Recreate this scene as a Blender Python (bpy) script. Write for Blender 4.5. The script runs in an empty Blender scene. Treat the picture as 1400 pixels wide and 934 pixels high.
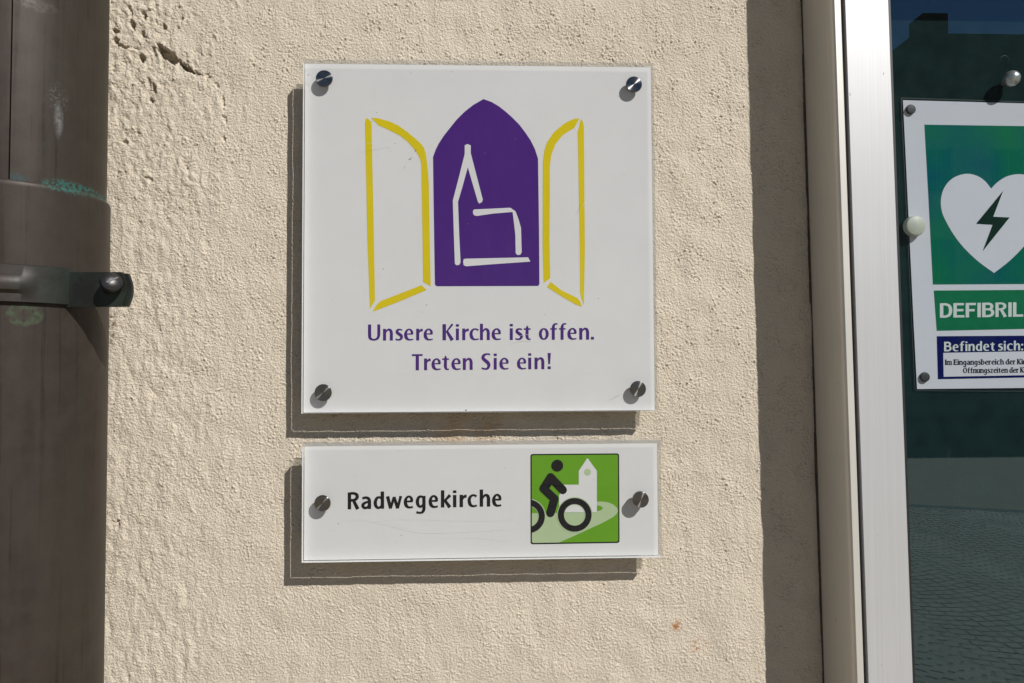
import bpy, bmesh, math, random
import numpy as np
from mathutils import Vector, Matrix
from mathutils.geometry import tessellate_polygon
random.seed(7)
SC = bpy.context.scene
C = SC.collection

# ------------------------------------------------------------------ camera
F_PX, PW, PH = 1011.0, 1400.0, 934.0
YAW, PITCH, ROLL = 0.03869, 0.03549, -0.00495
Z0 = 1.7626                                    # world height of the upper sign's top edge
CAM = Vector((0.15206, -0.64535, Z0 - 0.26262))
FW = Vector((math.sin(YAW)*math.cos(PITCH), math.cos(YAW)*math.cos(PITCH), math.sin(PITCH)))
_r = FW.cross(Vector((0, 0, 1))).normalized(); _u = _r.cross(FW)
RT = _r*math.cos(ROLL) + _u*math.sin(ROLL)
UP = -_r*math.sin(ROLL) + _u*math.cos(ROLL)
cd = bpy.data.cameras.new('camera'); cam = bpy.data.objects.new('camera', cd); C.objects.link(cam)
cd.sensor_width = 36; cd.lens = F_PX/PW*36; cd.clip_start = 0.01; cd.clip_end = 500
m3 = Matrix((RT, UP, -FW)).transposed()
cam.matrix_world = Matrix.Translation(CAM) @ m3.to_4x4()
SC.camera = cam

# ------------------------------------------------------------------ light
SUN = Vector((0.91, -1.0, 1.12)).normalized()
w = bpy.data.worlds.new('World'); SC.world = w; w.use_nodes = True
nt = w.node_tree; nt.nodes.clear()
sky = nt.nodes.new('ShaderNodeTexSky'); sky.sky_type = 'NISHITA'; sky.sun_disc = False
sky.sun_elevation = math.asin(SUN.z); sky.sun_rotation = math.atan2(SUN.x, SUN.y)
sky.dust_density = 0.0; sky.ozone_density = 5.0; sky.air_density = 1.0
bg = nt.nodes.new('ShaderNodeBackground'); bg.inputs[1].default_value = 0.05
wo = nt.nodes.new('ShaderNodeOutputWorld')
nt.links.new(sky.outputs[0], bg.inputs[0]); nt.links.new(bg.outputs[0], wo.inputs[0])
sd = bpy.data.lights.new('sun', 'SUN'); sd.energy = 5.0; sd.angle = math.radians(0.53); sd.color = (1, 0.975, 0.93)
so = bpy.data.objects.new('sun', sd); C.objects.link(so)
so.rotation_euler = SUN.to_track_quat('Z', 'Y').to_euler(); so.location = (3, -3, 5)
SC.view_settings.view_transform = 'Standard'; SC.view_settings.look = 'None'
SC.view_settings.exposure = -0.02; SC.view_settings.gamma = 1
SC.cycles.max_bounces = 10; SC.cycles.transparent_max_bounces = 24

# ------------------------------------------------------------------ helpers
def B(u, v, Y):
    """point of the plane y = Y seen at photograph pixel (u, v)"""
    d = FW + RT*((u - PW/2)/F_PX) + UP*((PH/2 - v)/F_PX)
    return CAM + d*((Y - CAM.y)/d.y)

def lin(r, g, b):
    f = lambda c: (c/255/12.92) if c <= 10 else ((c/255 + 0.055)/1.055)**2.4
    return (f(r), f(g), f(b), 1)

class NT:
    def __init__(s, name):
        s.m = bpy.data.materials.new(name); s.m.use_nodes = True; s.t = s.m.node_tree; s.t.nodes.clear()
        s.out = s.t.nodes.new('ShaderNodeOutputMaterial')
    def n(s, kind, **kw):
        x = s.t.nodes.new('ShaderNode' + kind)
        for k, v in kw.items():
            if k in x.inputs.keys(): s.put(x, k, v)
            else: setattr(x, k, v)
        return x
    def put(s, x, k, v):
        if isinstance(v, bpy.types.NodeSocket): s.t.links.new(v, x.inputs[k])
        else: x.inputs[k].default_value = v
    def coords(s, scale=(1, 1, 1)):
        g = s.n('TexCoord'); mp = s.n('Mapping'); s.t.links.new(g.outputs['Object'], mp.inputs['Vector'])
        mp.inputs['Scale'].default_value = scale; return mp.outputs[0]
    def noise(s, vec, scale, detail=4, rough=0.55):
        x = s.n('TexNoise'); s.t.links.new(vec, x.inputs['Vector'])
        x.inputs['Scale'].default_value = scale; x.inputs['Detail'].default_value = detail; x.inputs['Roughness'].default_value = rough
        return x.outputs['Fac']
    def ramp(s, fac, *stops):
        x = s.n('ValToRGB'); s.t.links.new(fac, x.inputs[0]); e = x.color_ramp.elements
        while len(e) < len(stops): e.new(0.5)
        for i, (p, c) in enumerate(stops):
            e[i].position = p; e[i].color = c if hasattr(c, '__len__') else (c, c, c, 1)
        return x.outputs[0]
    def mix(s, fac, a, b, mode='MIX'):
        x = s.n('Mix'); x.data_type = 'RGBA'; x.blend_type = mode
        for i, v in ((0, fac), (6, a), (7, b)):
            if isinstance(v, bpy.types.NodeSocket): s.t.links.new(v, x.inputs[i])
            else: x.inputs[i].default_value = v
        return x.outputs[2]
    def math(s, op, a, b=0.0, clamp=False):
        x = s.n('Math'); x.operation = op; x.use_clamp = clamp
        for i, v in ((0, a), (1, b)):
            if isinstance(v, bpy.types.NodeSocket): s.t.links.new(v, x.inputs[i])
            else: x.inputs[i].default_value = v
        return x.outputs[0]
    def bump(s, h, strength, dist):
        x = s.n('Bump'); s.t.links.new(h, x.inputs['Height']); x.inputs['Strength'].default_value = strength
        x.inputs['Distance'].default_value = dist; return x.outputs[0]
    def pbr(s, color, rough=0.5, metal=0.0, normal=None, **kw):
        p = s.n('BsdfPrincipled')
        s.put(p, 'Base Color', color); s.put(p, 'Roughness', rough); s.put(p, 'Metallic', metal)
        if normal is not None: s.put(p, 'Normal', normal)
        for k, v in kw.items(): s.put(p, k, v)
        s.t.links.new(p.outputs[0], s.out.inputs[0]); return p

def simple(name, color, rough=0.5, metal=0.0, var=0.06, scale=40, bump=0.0, bs=400, **kw):
    t = NT(name); c = t.coords(); n = t.noise(c, scale, 5)
    col = t.mix(t.ramp(n, (0.3, 0.0), (0.7, 1.0)), tuple([x*(1 - var) for x in color[:3]] + [1]), tuple([min(1, x*(1 + var)) for x in color[:3]] + [1]))
    nm = t.bump(t.noise(c, bs, 3), bump, 0.0005) if bump else None
    t.pbr(col, rough, metal, nm, **kw); return t.m

def link(name, me, parent=None, mat=None):
    o = bpy.data.objects.new(name, me); C.objects.link(o)
    if parent: o.parent = parent; o.matrix_parent_inverse = parent.matrix_world.inverted()
    if mat: me.materials.append(mat)
    return o
def mesh(name, verts, faces, mat, parent=None, smooth=False):
    me = bpy.data.meshes.new(name); me.from_pydata([tuple(v) for v in verts], [], faces); me.update()
    if smooth: me.polygons.foreach_set('use_smooth', [True]*len(me.polygons))
    return link(name, me, parent, mat)
def from_bm(name, bm, mat, parent=None, smooth=False, bevel=0, seg=2, ang=30):
    if bevel:
        es = [e for e in bm.edges if len(e.link_faces) == 2 and e.calc_face_angle(0) > math.radians(ang)]
        bmesh.ops.bevel(bm, geom=es, offset=bevel, segments=seg, affect='EDGES', profile=0.5)
    bmesh.ops.recalc_face_normals(bm, faces=bm.faces)
    me = bpy.data.meshes.new(name); bm.to_mesh(me); bm.free()
    if smooth:
        me.polygons.foreach_set('use_smooth', [True]*len(me.polygons))
        me.set_sharp_from_angle(angle=math.radians(35))
    return link(name, me, parent, mat)
def bx(bm, x0, x1, y0, y1, z0, z1):
    v = [bm.verts.new((x, y, z)) for x in (x0, x1) for y in (y0, y1) for z in (z0, z1)]
    for f in ((0,1,3,2),(4,6,7,5),(0,4,5,1),(2,3,7,6),(0,2,6,4),(1,5,7,3)): bm.faces.new([v[i] for i in f])
def box(name, x0, x1, y0, y1, z0, z1, mat, parent=None, bevel=0, smooth=False):
    bm = bmesh.new(); bx(bm, x0, x1, y0, y1, z0, z1); return from_bm(name, bm, mat, parent, smooth, bevel)
def lathe(bm, prof, org, axis='y', n=40, flip=False):
    """prof: list of (radius, distance along axis); axis y points to the viewer"""
    rings = []
    for r, h in prof:
        ring = []
        for k in range(n):
            a = 2*math.pi*k/n
            if axis == 'y': p = (org[0] + r*math.cos(a), org[1] - h, org[2] + r*math.sin(a))
            else: p = (org[0] + r*math.cos(a), org[1] + r*math.sin(a), org[2] + h)
            ring.append(bm.verts.new(p))
        rings.append(ring)
    for a, b in zip(rings, rings[1:]):
        for k in range(n): bm.faces.new((a[k], a[(k+1) % n], b[(k+1) % n], b[k]))
    bm.faces.new(rings[0][::-1]); bm.faces.new(rings[-1])
def thing(name, label, cat, loc, group=None):
    o = bpy.data.objects.new(name, None); C.objects.link(o); o.location = loc; o.empty_display_size = 0.05
    o['label'] = label; o['category'] = cat
    if group: o['group'] = group
    bpy.context.view_layer.update(); return o
def tag(o, label=None, cat=None, group=None, kind=None):
    if label: o['label'] = label
    if cat: o['category'] = cat
    if group: o['group'] = group
    if kind: o['kind'] = kind
    return o

def poly_px(name, polys, Y, mat, parent, jitter=0.0):
    """flat print: filled outlines given in photograph pixels, laid on the plane y = Y"""
    vs, fs = [], []
    for i, p in enumerate(polys):
        pts = [B(a, b, Y - jitter*i) for a, b in p]
        for t in tessellate_polygon([[Vector((q.x, q.z, 0)) for q in pts]]): fs.append([len(vs) + k for k in t])
        vs += pts
    o = mesh(name, vs, fs, mat, parent)
    bm = bmesh.new(); bm.from_mesh(o.data)
    for f in bm.faces:
        f.normal_update()
        if f.normal.y > 0: f.normal_flip()
    bm.to_mesh(o.data); bm.free()
    return o
def circ(cx, cy, r, n=48, a0=0, a1=2*math.pi):
    return [(cx + r*math.cos(a0 + (a1-a0)*k/n), cy + r*math.sin(a0 + (a1-a0)*k/n)) for k in range(n)]
def rrect(p00, p10, p11, p01, r, n=5):
    """rounded quad, corners given clockwise in pixels"""
    P = [Vector(p) for p in (p00, p10, p11, p01)]; out = []
    for i in range(4):
        a, b, c = P[i-1], P[i], P[(i+1) % 4]
        s = b + (a-b).normalized()*r; e = b + (c-b).normalized()*r
        for k in range(n+1):
            t = k/n; q = s*(1-t)**2 + b*2*t*(1-t) + e*t*t; out.append((q.x, q.y))
    return out

# ------------------------------------------------------------------ materials
def wall_mat():
    t = NT('stucco'); c = t.coords()
    big = t.noise(c, 5, 4); mid = t.noise(c, 60, 5); fine = t.noise(c, 900, 4, 0.65)
    col = t.mix(t.ramp(big, (0.3, 0.0), (0.7, 1.0)), (0.615, 0.538, 0.430, 1), (0.665, 0.585, 0.475, 1))
    col = t.mix(t.ramp(mid, (0.35, 0.0), (0.75, 0.35)), col, (0.55, 0.478, 0.372, 1))
    # worn spots with bare warm mortar, and small rust runs
    sx = t.n('SeparateXYZ'); g = t.n('TexCoord'); t.t.links.new(g.outputs['Object'], sx.inputs[0])
    def spot(u, v, rx, rz, colr, amt, lo=0.42, hi=0.62, sc=300):
        nonlocal col
        p = B(u, v, 0)
        dx = t.math('MULTIPLY', t.math('SUBTRACT', sx.outputs[0], p.x), 1/rx)
        dz = t.math('MULTIPLY', t.math('SUBTRACT', sx.outputs[2], p.z), 1/rz)
        d = t.math('ADD', t.math('MULTIPLY', dx, dx), t.math('MULTIPLY', dz, dz))
        m = t.math('SUBTRACT', 1.0, d, True)
        m = t.math('MULTIPLY', m, t.ramp(t.noise(c, sc, 4), (lo, 0.0), (hi, 1.0)))
        col = t.mix(t.math('MULTIPLY', m, amt), col, colr)
    spot(640, 592, 0.045, 0.022, (0.60, 0.36, 0.17, 1), 0.9, 0.3, 0.8, 60)
    spot(925, 856, 0.006, 0.006, (0.40, 0.14, 0.03, 1), 1.0, 0.40, 0.55)
    spot(955, 884, 0.012, 0.010, (0.42, 0.16, 0.04, 1), 0.9, 0.52, 0.62)
    spot(780, 868, 0.007, 0.007, (0.44, 0.20, 0.08, 1), 0.8, 0.55, 0.65)
    spot(152, 445, 0.006, 0.022, (0.14, 0.09, 0.03, 1), 1.0, 0.5, 0.56, 220)
    grain = t.noise(c, 520, 3, 0.6)
    hh = t.math('ADD', grain, t.math('MULTIPLY', fine, 0.6))
    nm = t.bump(hh, 1.0, 0.0015)
    t.pbr(col, 0.92, 0, nm, **{'Specular IOR Level': 0.25}); return t.m

INK = {'Specular IOR Level': 0.0}
def clear(name, tint, refl=0.04, rough=0.0, film=None, coat=(1, 1, 1, 1), shade=(0.8, 0.8, 0.78, 1)):
    """thin clear sheet: straight transmission plus facing-dependent reflection"""
    t = NT(name)
    lw = t.n('LayerWeight'); lw.inputs['Blend'].default_value = 0.5
    p5 = t.math('POWER', lw.outputs['Facing'], 5.0)
    fac = t.math('ADD', t.math('MULTIPLY', p5, 1 - refl), refl, True)
    tr = t.n('BsdfTransparent'); tr.inputs[0].default_value = tint
    gl = t.n('BsdfGlossy'); gl.inputs['Roughness'].default_value = rough; gl.inputs[0].default_value = coat
    a = t.n('MixShader'); t.t.links.new(fac, a.inputs[0]); t.t.links.new(tr.outputs[0], a.inputs[1]); t.t.links.new(gl.outputs[0], a.inputs[2])
    last = a.outputs[0]
    if film:                                    # dust and fine scratches, plus an even veil that paints reflections into acrylic edges
        c = t.coords((1, 1, 1)); n = t.ramp(t.noise(c, 260, 6, 0.7), (0.62, 0.0), (0.80, 1.0))
        c2 = t.coords((9, 1, 1.2)); n2 = t.ramp(t.noise(c2, 30, 5, 0.7), (0.45, 0.0), (0.9, 1.0))
        k = t.math('ADD', t.math('MULTIPLY', n, film[0]), t.math('MULTIPLY', n2, film[1]), True)
        k = t.math('ADD', k, film[2], True)
        df = t.n('BsdfDiffuse'); df.inputs[0].default_value = shade
        b = t.n('MixShader'); t.t.links.new(k, b.inputs[0]); t.t.links.new(last, b.inputs[1]); t.t.links.new(df.outputs[0], b.inputs[2])
        last = b.outputs[0]
    t.t.links.new(last, t.out.inputs[0]); return t.m

def copper():
    t = NT('aged_copper'); c = t.coords((1, 1, 0.10)); c1 = t.coords()
    a = t.noise(c, 38, 6, 0.6); b = t.noise(c, 130, 4, 0.6); d = t.noise(c1, 14, 4)
    col = t.mix(t.ramp(a, (0.3, 0.0), (0.72, 1.0)), (0.029, 0.0205, 0.0175, 1), (0.048, 0.0345, 0.0295, 1))
    st = t.ramp(t.noise(t.coords((1, 1, 0.02)), 330, 3, 0.6), (0.56, 0.0), (0.66, 0.75))
    col = t.mix(st, col, (0.018, 0.013, 0.010, 1))
    mo = t.ramp(t.noise(c1, 55, 6, 0.7), (0.40, 0.0), (0.66, 0.55))
    col = t.mix(mo, col, (0.054, 0.043, 0.036, 1))
    col = t.mix(t.ramp(b, (0.5, 0.0), (0.75, 0.5)), col, (0.042, 0.038, 0.027, 1))
    col = t.mix(t.ramp(d, (0.45, 0.0), (0.7, 0.5)), col, (0.050, 0.038, 0.032, 1))
    sx = t.n('SeparateXYZ'); g = t.n('TexCoord'); t.t.links.new(g.outputs['Object'], sx.inputs[0])
    # greenish weathering on the side next to the wall edge
    side = t.math('MULTIPLY', t.math('SUBTRACT', sx.outputs[0], 0.025), 26.0, True)
    col = t.mix(t.math('MULTIPLY', side, t.ramp(a, (0.35, 0.0), (0.6, 0.35))), col, (0.028, 0.034, 0.022, 1))
    # pale drips and specks
    dr = t.ramp(t.noise(t.coords((1, 1, 0.06)), 210, 2, 0.5), (0.79, 0.0), (0.82, 0.4))
    col = t.mix(dr, col, (0.20, 0.20, 0.19, 1))
    sp = t.ramp(t.noise(c1, 420, 2, 0.5), (0.80, 0.0), (0.84, 0.7))
    col = t.mix(sp, col, (0.22, 0.21, 0.20, 1))
    def blot(u, v, Y, rx, rz, colr, lo, hi, sc, amt=1.0, ring=False):
        nonlocal col
        p = surf(u, v, RP) - Vector(PIPE)
        dx = t.math('MULTIPLY', t.math('SUBTRACT', sx.outputs[0], p.x), 1/rx)
        dz = t.math('MULTIPLY', t.math('SUBTRACT', sx.outputs[2], p.z), 1/rz)
        dd = t.math('ADD', t.math('MULTIPLY', dx, dx), t.math('MULTIPLY', dz, dz))
        m = t.math('SUBTRACT', 1.0, dd, True)
        if ring: m = t.math('MULTIPLY', m, t.math('MULTIPLY', dd, 3.2), True)
        m = t.math('MULTIPLY', m, t.ramp(t.noise(c1, sc, 5, 0.65), (lo, 0.0), (hi, 1.0)))
        col = t.mix(t.math('MULTIPLY', m, amt, True), col, colr)
    blot(94, 257, -.137, 0.0115, 0.0058, (0.030, 0.115, 0.098, 1), 0.46, 0.60, 420, 1.8)
    blot(25, 243, -.14, 0.006, 0.0035, (0.03, 0.055, 0.056, 1), 0.35, 0.6, 300, 1.3)
    blot(37, 431, -.14, 0.0090, 0.0085, (0.055, 0.075, 0.045, 1), 0.36, 0.62, 300, 1.4, True)
    blot(78, 135, -.14, 0.0045, 0.014, (0.11, 0.105, 0.10, 1), 0.48, 0.72, 500, 1.2)
    blot(80, 165, -.14, 0.002, 0.014, (0.17, 0.17, 0.17, 1), 0.3, 0.6, 300, 0.9)
    blot(45, 4, -.14, 0.012, 0.006, (0.11, 0.10, 0.10, 1), 0.40, 0.75, 300, 1.0)
    nm = t.bump(t.noise(t.coords((1, 1, 0.3)), 60, 4), 0.12, 0.002)
    r = t.ramp(a, (0.2, 0.40), (0.8, 0.56))
    t.pbr(col, r, 0.22, nm, **{'Specular IOR Level': 0.22}); return t.m

def aluminium(name, base=(0.56, 0.56, 0.57)):
    t = NT(name); c = t.coords((1, 1, 0.004)); n = t.noise(c, 900, 3, 0.6); d = t.noise(t.coords(), 9, 4)
    col = t.mix(t.ramp(n, (0.3, 0.0), (0.7, 1.0)), tuple(x*0.93 for x in base) + (1,), tuple(min(1, x*1.05) for x in base) + (1,))
    col = t.mix(t.ramp(d, (0.4, 0.0), (0.7, 0.35)), col, (0.50, 0.495, 0.48, 1))
    sp = t.ramp(t.noise(t.coords((1, 1, 0.35)), 330, 2, 0.5), (0.77, 0.0), (0.79, 1.0))
    col = t.mix(sp, col, (0.16, 0.15, 0.14, 1))
    nm = t.bump(n, 0.06, 0.0004)
    t.pbr(col, 0.42, 0.30, nm); return t.m

# ================================================================== WALL
def band(shape, d, lmin, lmax, seed, ay=1.0):
    """band-passed gaussian noise, wavelengths lmin..lmax (m), grid step d"""
    rng = np.random.default_rng(seed)
    a = np.fft.rfft2(rng.standard_normal(shape).astype(np.float32))
    fy = np.fft.fftfreq(shape[0], d)[:, None]*ay; fx = np.fft.rfftfreq(shape[1], d)[None, :]
    k = np.sqrt(fx*fx + fy*fy) + 1e-9
    kl, kh = 1/lmax, 1/lmin
    a *= np.exp(-(k/kh)**2)*(1 - np.exp(-(k/kl)**2))
    h = np.fft.irfft2(a, s=shape); return (h/h.std()).astype(np.float32)
def sstep(x, a, b):
    t = np.clip((x - a)/(b - a), 0, 1); return t*t*(3 - 2*t)

STEP = 0.00068
xa, xb = -0.215, 0.450
za, zb = Z0 - 0.565, Z0 + 0.100
def axis(a, b, lo, hi):
    core = np.arange(a, b, STEP)
    def tail(x, end, s):
        out = []; st = STEP*2
        while (x < end) if s > 0 else (x > end):
            x = x + s*st; st *= 1.16; out.append(x)
        out[-1] = end; return np.array(out)
    return np.concatenate([tail(core[0], lo, -1)[::-1], core, tail(core[-1], hi, 1)])
X = axis(xa, xb, -4.0, 4.5); Zs = axis(za, zb, -0.05, 4.6)
nx, nz = len(X), len(Zs); shp = (nz, nx)
GX, GZ = np.meshgrid(X, Zs)
def UV(x, z):                      # pixel of a wall point, for placing the worn zones
    dx, dy, dz = x - CAM.x, -CAM.y, z - CAM.z
    q = FW.x*dx + FW.y*dy + FW.z*dz
    return PW/2 + F_PX*(RT.x*dx + RT.y*dy + RT.z*dz)/q, PH/2 - F_PX*(UP.x*dx + UP.y*dy + UP.z*dz)/q
U, V = UV(GX, GZ)
wob = band(shp, STEP, 0.02, 0.2, 11)
left = 1 - sstep(U + 25*wob, 215, 350)                       # hand-thrown, lumpy zone by the pipe
upl = left*(1 - sstep(V + 40*wob, 150, 330))
g1 = band(shp, STEP, 0.0022, 0.0050, 1); g2 = band(shp, STEP, 0.0015, 0.003, 2)
g3 = band(shp, STEP, 0.005, 0.015, 3); g4 = band(shp, STEP, 0.03, 0.15, 4); g5 = band(shp, STEP, 0.006, 0.022, 5, 1.7); g6 = band(shp, STEP, 0.004, 0.010, 8, 1.3)
dens = band(shp, STEP, 0.012, 0.05, 6)
m1 = sstep(band(shp, STEP, 0.0035, 0.010, 21) + 0.5*dens, -0.6, 1.2); m2 = sstep(band(shp, STEP, 0.0035, 0.010, 22), 0.0, 1.2)
H = 0.00092*m1*sstep(g1, 0.1, 2.0) - 0.00050*m2*sstep(-g1, 0.6, 2.0) + 0.00010*g2 + 0.00006*g3 + 0.00026*g4
amp = 0.50 + 0.75*sstep(band(shp, STEP, 0.02, 0.10, 31, 1.6) + 0.35*dens, -1.2, 1.1)
low = sstep(V + 50*wob, 640, 820); amp *= 1 - 0.25*low
H = 0.00026*g4 + (H - 0.00026*g4)*amp
H += 0.00030*band(shp, STEP, 0.008, 0.040, 33, 3.0)*(0.30 + 0.55*left)       # trowel drags running down the wall
H *= (1 - 0.15*left)
H += left*(0.00017*g5 + 0.00016*sstep(g6 + 0.4*g5, 0.4, 1.2)*(0.5 + 1.1*upl) + 0.0005*sstep(g5, 0.7, 1.0)*upl - 0.0005*sstep(-g6 - 0.5*g5, 1.5, 1.9)*(0.3 + 0.9*upl))
def inside(px, py, poly):
    c = np.zeros(px.shape, bool); n = len(poly)
    for i in range(n):
        (x1, y1), (x2, y2) = poly[i], poly[i-1]
        if y1 == y2: continue
        c ^= ((y1 > py) != (y2 > py)) & (px < (x2-x1)*(py-y1)/(y2-y1) + x1)
    return c
def hole(poly, depth):
    """broken-out plaster with a ragged outline"""
    global H
    P = np.array(poly, float); q = (U > P[:,0].min()-8) & (U < P[:,0].max()+8) & (V > P[:,1].min()-8) & (V < P[:,1].max()+8)
    m = inside(U[q] + 0.7*g1[q], V[q] + 0.7*g2[q], poly); H[q] -= depth*m*(1 + 0.08*g3[q])
k9 = lambda L: [(150 + a/3.114, b/3.114) for a, b in L]
def pit(u, v, ru, rv, ang, depth, p=4, edge=0.18):
    global H
    a = math.radians(ang); du = U - u; dv = V - v
    e = np.abs((du*math.cos(a) + dv*math.sin(a))/ru)**2 + np.abs((-du*math.sin(a) + dv*math.cos(a))/rv)**2
    e = np.sqrt(e) + 0.16*g1*(np.abs(e) < 6)
    H -= depth*(1 - sstep(e, 1 - edge, 1 + edge))
hole(k9([(203,187),(222,194),(240,205),(270,228),(300,260),(345,290),(390,320),(372,319),(345,309),(318,303),(304,282),(292,262),(282,272),(274,292),(262,270),(242,256),(226,250),(212,238),(204,212)]), .012)
hole(k9([(93,88),(103,98),(108,118),(96,122),(90,108)]), .0035); hole(k9([(146,55),(158,60),(160,78),(148,84),(143,70)]), .0030)
hole(k9([(222,102),(236,108),(240,122),(226,120)]), .0030); hole(k9([(124,232),(146,238),(148,252),(136,266),(128,252)]), .0035)
hole(k9([(10,126),(32,132),(36,142),(16,140)]), .0026); hole(k9([(16,164),(32,172),(36,186),(20,182)]), .0026)
hole(k9([(184,364),(198,368),(200,384),(190,394),(182,384)]), .0030); hole(k9([(170,416),(184,422),(180,434),(170,432)]), .0024)
hole(k9([(132,136),(146,140),(150,158),(138,156)]), .0022)
for q in ((181,34,4,7,-15,.0022),(197,22,3.6,6,0,.0020),(223,37,4,4,0,.0022),(194,80,4.5,5.5,10,.0026),
          (158,56,5,4,20,.0022),(159,43,6,2.5,20,.0020),(178,16,2.2,9,-8,.0016),(195,46,3,4,0,.0018),(209,68,3,4,0,.0018),
          (211,121,3,6,-5,.0022),(206,137,3.4,3.4,0,.0016),(283,104,4,4,40,.0014),(296,116,2.5,5,-30,.0014),
          (305,140,2.2,9,-3,.0014),(307,163,2.8,5,-20,.0018),(306,190,2.6,4,0,.0016),(171,195,4,3,30,.0018),
          (204,245,6,2.6,20,.0016),(168,64,7,2,25,.0015),(183,66,9,2,12,.0015),(161,718,2.4,7,0,.0015),(164,700,1.6,10,0,.001)):
    pit(*q)
def lump(u, v, ru, rv, h):
    global H
    H += h*np.exp(-((U-u)/ru)**2 - ((V-v)/rv)**2)
for q in ((232,62,26,9,.0012),(250,108,24,8,.0009),(165,735,8,10,.0011),(158,690,5,22,.0008),(196,160,10,16,.0008),
          (165,130,10,18,.001),(175,265,14,22,.0009),(170,330,12,40,.0009),(158,400,8,50,.0008),(290,170,10,40,.0006),(170,555,12,40,.0005),(1000,840,30,60,.0012)):
    lump(*q)
verts = np.empty((nz*nx, 3), np.float32)
verts[:, 0] = GX.ravel(); verts[:, 1] = -H.ravel(); verts[:, 2] = GZ.ravel()
idx = np.arange(nz*nx, dtype=np.int32).reshape(shp)
a = idx[:-1, :-1].ravel(); b = idx[:-1, 1:].ravel(); c_ = idx[1:, 1:].ravel(); d_ = idx[1:, :-1].ravel()
loops = np.stack([a, b, c_, d_], 1).ravel(); nf = len(a)
me = bpy.data.meshes.new('stucco_wall'); me.vertices.add(nz*nx); me.vertices.foreach_set('co', verts.ravel())
me.loops.add(nf*4); me.loops.foreach_set('vertex_index', loops)
me.polygons.add(nf); me.polygons.foreach_set('loop_start', np.arange(0, nf*4, 4, dtype=np.int32))
me.polygons.foreach_set('loop_total', np.full(nf, 4, np.int32)); me.polygons.foreach_set('use_smooth', np.ones(nf, bool))
me.update(calc_edges=True)
STUCCO = wall_mat()
wall = link('stucco_wall', me, None, STUCCO)
tag(wall, 'cream roughcast stucco house wall behind the signs, pitted and cracked at its upper left', 'wall')

# ================================================================== GROUND AND REFLECTED SQUARE
t = NT('paving_bed'); n = t.noise(t.coords(), 6, 6)
t.pbr(t.mix(n, (0.25, 0.205, 0.14, 1), (0.33, 0.27, 0.185, 1)), 0.95, 0, t.bump(t.noise(t.coords(), 90, 4), 0.15, 0.003))
bm = bmesh.new(); S = 220
for q in ((-S, -S), (S, -S), (S, S), (-S, S)): bm.verts.new((q[0], q[1], 0))
bm.verts.ensure_lookup_table(); bm.faces.new(bm.verts)
ground = from_bm('ground', bm, t.m); tag(ground, kind='structure')
t = NT('granite_cobble'); n = t.noise(t.coords(), 3.2, 5); n2 = t.noise(t.coords(), 60, 4)
col = t.mix(t.ramp(n, (0.3, 0.0), (0.7, 1.0)), (0.26, 0.215, 0.155, 1), (0.36, 0.295, 0.21, 1))
t.pbr(t.mix(t.ramp(n2, (0.4, 0.0), (0.7, 0.4)), col, (0.17, 0.15, 0.125, 1)), 0.8, 0, t.bump(n2, 0.4, 0.004))
COB = t.m
# fan-laid cobbles of the square, seen mirrored in the show case glass
vs, fs = [], []
fan_w = 1.35
def cobble(cx, cy, s, a, h):
    if cy < -7.45 + 0.42*(cx - 4.2) - 0.05: return
    i = len(vs); ca, sa = math.cos(a), math.sin(a)
    for (k, z) in ((0.5, 0.0), (0.5, h*0.75), (0.34, h)):
        for (px, py) in ((-k, -k), (k, -k), (k, k), (-k, k)):
            x, y = px*s, py*s*0.92; vs.append((cx + x*ca - y*sa, cy + x*sa + y*ca, 0.0008 + z))
    for r0 in (0, 4):
        for k in range(4): fs.append((i+r0+k, i+r0+(k+1) % 4, i+r0+4+(k+1) % 4, i+r0+4+k))
    fs.append((i+8, i+9, i+10, i+11))
for col_i in range(-1, 7):
    x0 = col_i*fan_w + 0.4
    for row in range(0, 90):
        y0 = -1.0 - row*0.084
        R_ = 0.95; span = math.asin(fan_w/2/R_); nst = 18
        for k in range(nst):
            a = -span + 2*span*(k + 0.5)/nst
            cobble(x0 + R_*math.sin(a) + random.uniform(-.006, .006), y0 - R_*(1 - math.cos(a))*1.25 + random.uniform(-.006, .006),
                   0.073 + random.uniform(-.008, .005), -a*1.1 + random.uniform(-.08, .08), 0.002 + random.uniform(-.0008, .001))
gv = []
for x in (-6, 14):
    yy = -7.5 + 0.42*(x - 4.2); gv += [(x, yy - .09, .004), (x, yy + .09, .004)]
gut = mesh('gutter', gv, [(0,2,3,1)], simple('gutter_stone', (0.10, 0.095, 0.085), 0.9, var=0.3, scale=12)); tag(gut, kind='structure')
cob = mesh('cobblestones', vs, fs, COB); tag(cob, 'grey granite cobbles laid in fans on the square before the wall', kind='stuff')

FAR_W = simple('far_render', (0.30, 0.29, 0.24), 0.9, var=0.10, scale=1.2)
FAR_R = simple('far_tiles', (0.11, 0.055, 0.040), 0.85, var=0.2, scale=3)
FAR_G = simple('far_glass', (0.03, 0.035, 0.04), 0.15)
FAR_F = simple('far_frame', (0.16, 0.15, 0.13), 0.6)
def mirror_pt(u, v, L):            # point seen at pixel (u,v) in the pane, L metres in front of the wall
    d = FW + RT*((u - PW/2)/F_PX) + UP*((PH/2 - v)/F_PX); yg = -0.047
    q = CAM + d*((yg - CAM.y)/d.y); return q + Vector((d.x, -d.y, d.z))*((L + yg)/d.y)
p_l = mirror_pt(1214, 300, 20.8); p_r = mirror_pt(1700, 300, 20.8)
hx0, hx1 = p_l.x, p_r.x
eave = mirror_pt(1300, 165, 20.8).z; ridge = mirror_pt(1300, 46, 22.0).z
house = thing('village_house', 'mansard roofed house across the square, seen mirrored in the show case glass', 'house', ((hx0+hx1)/2, -25, 0))
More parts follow.
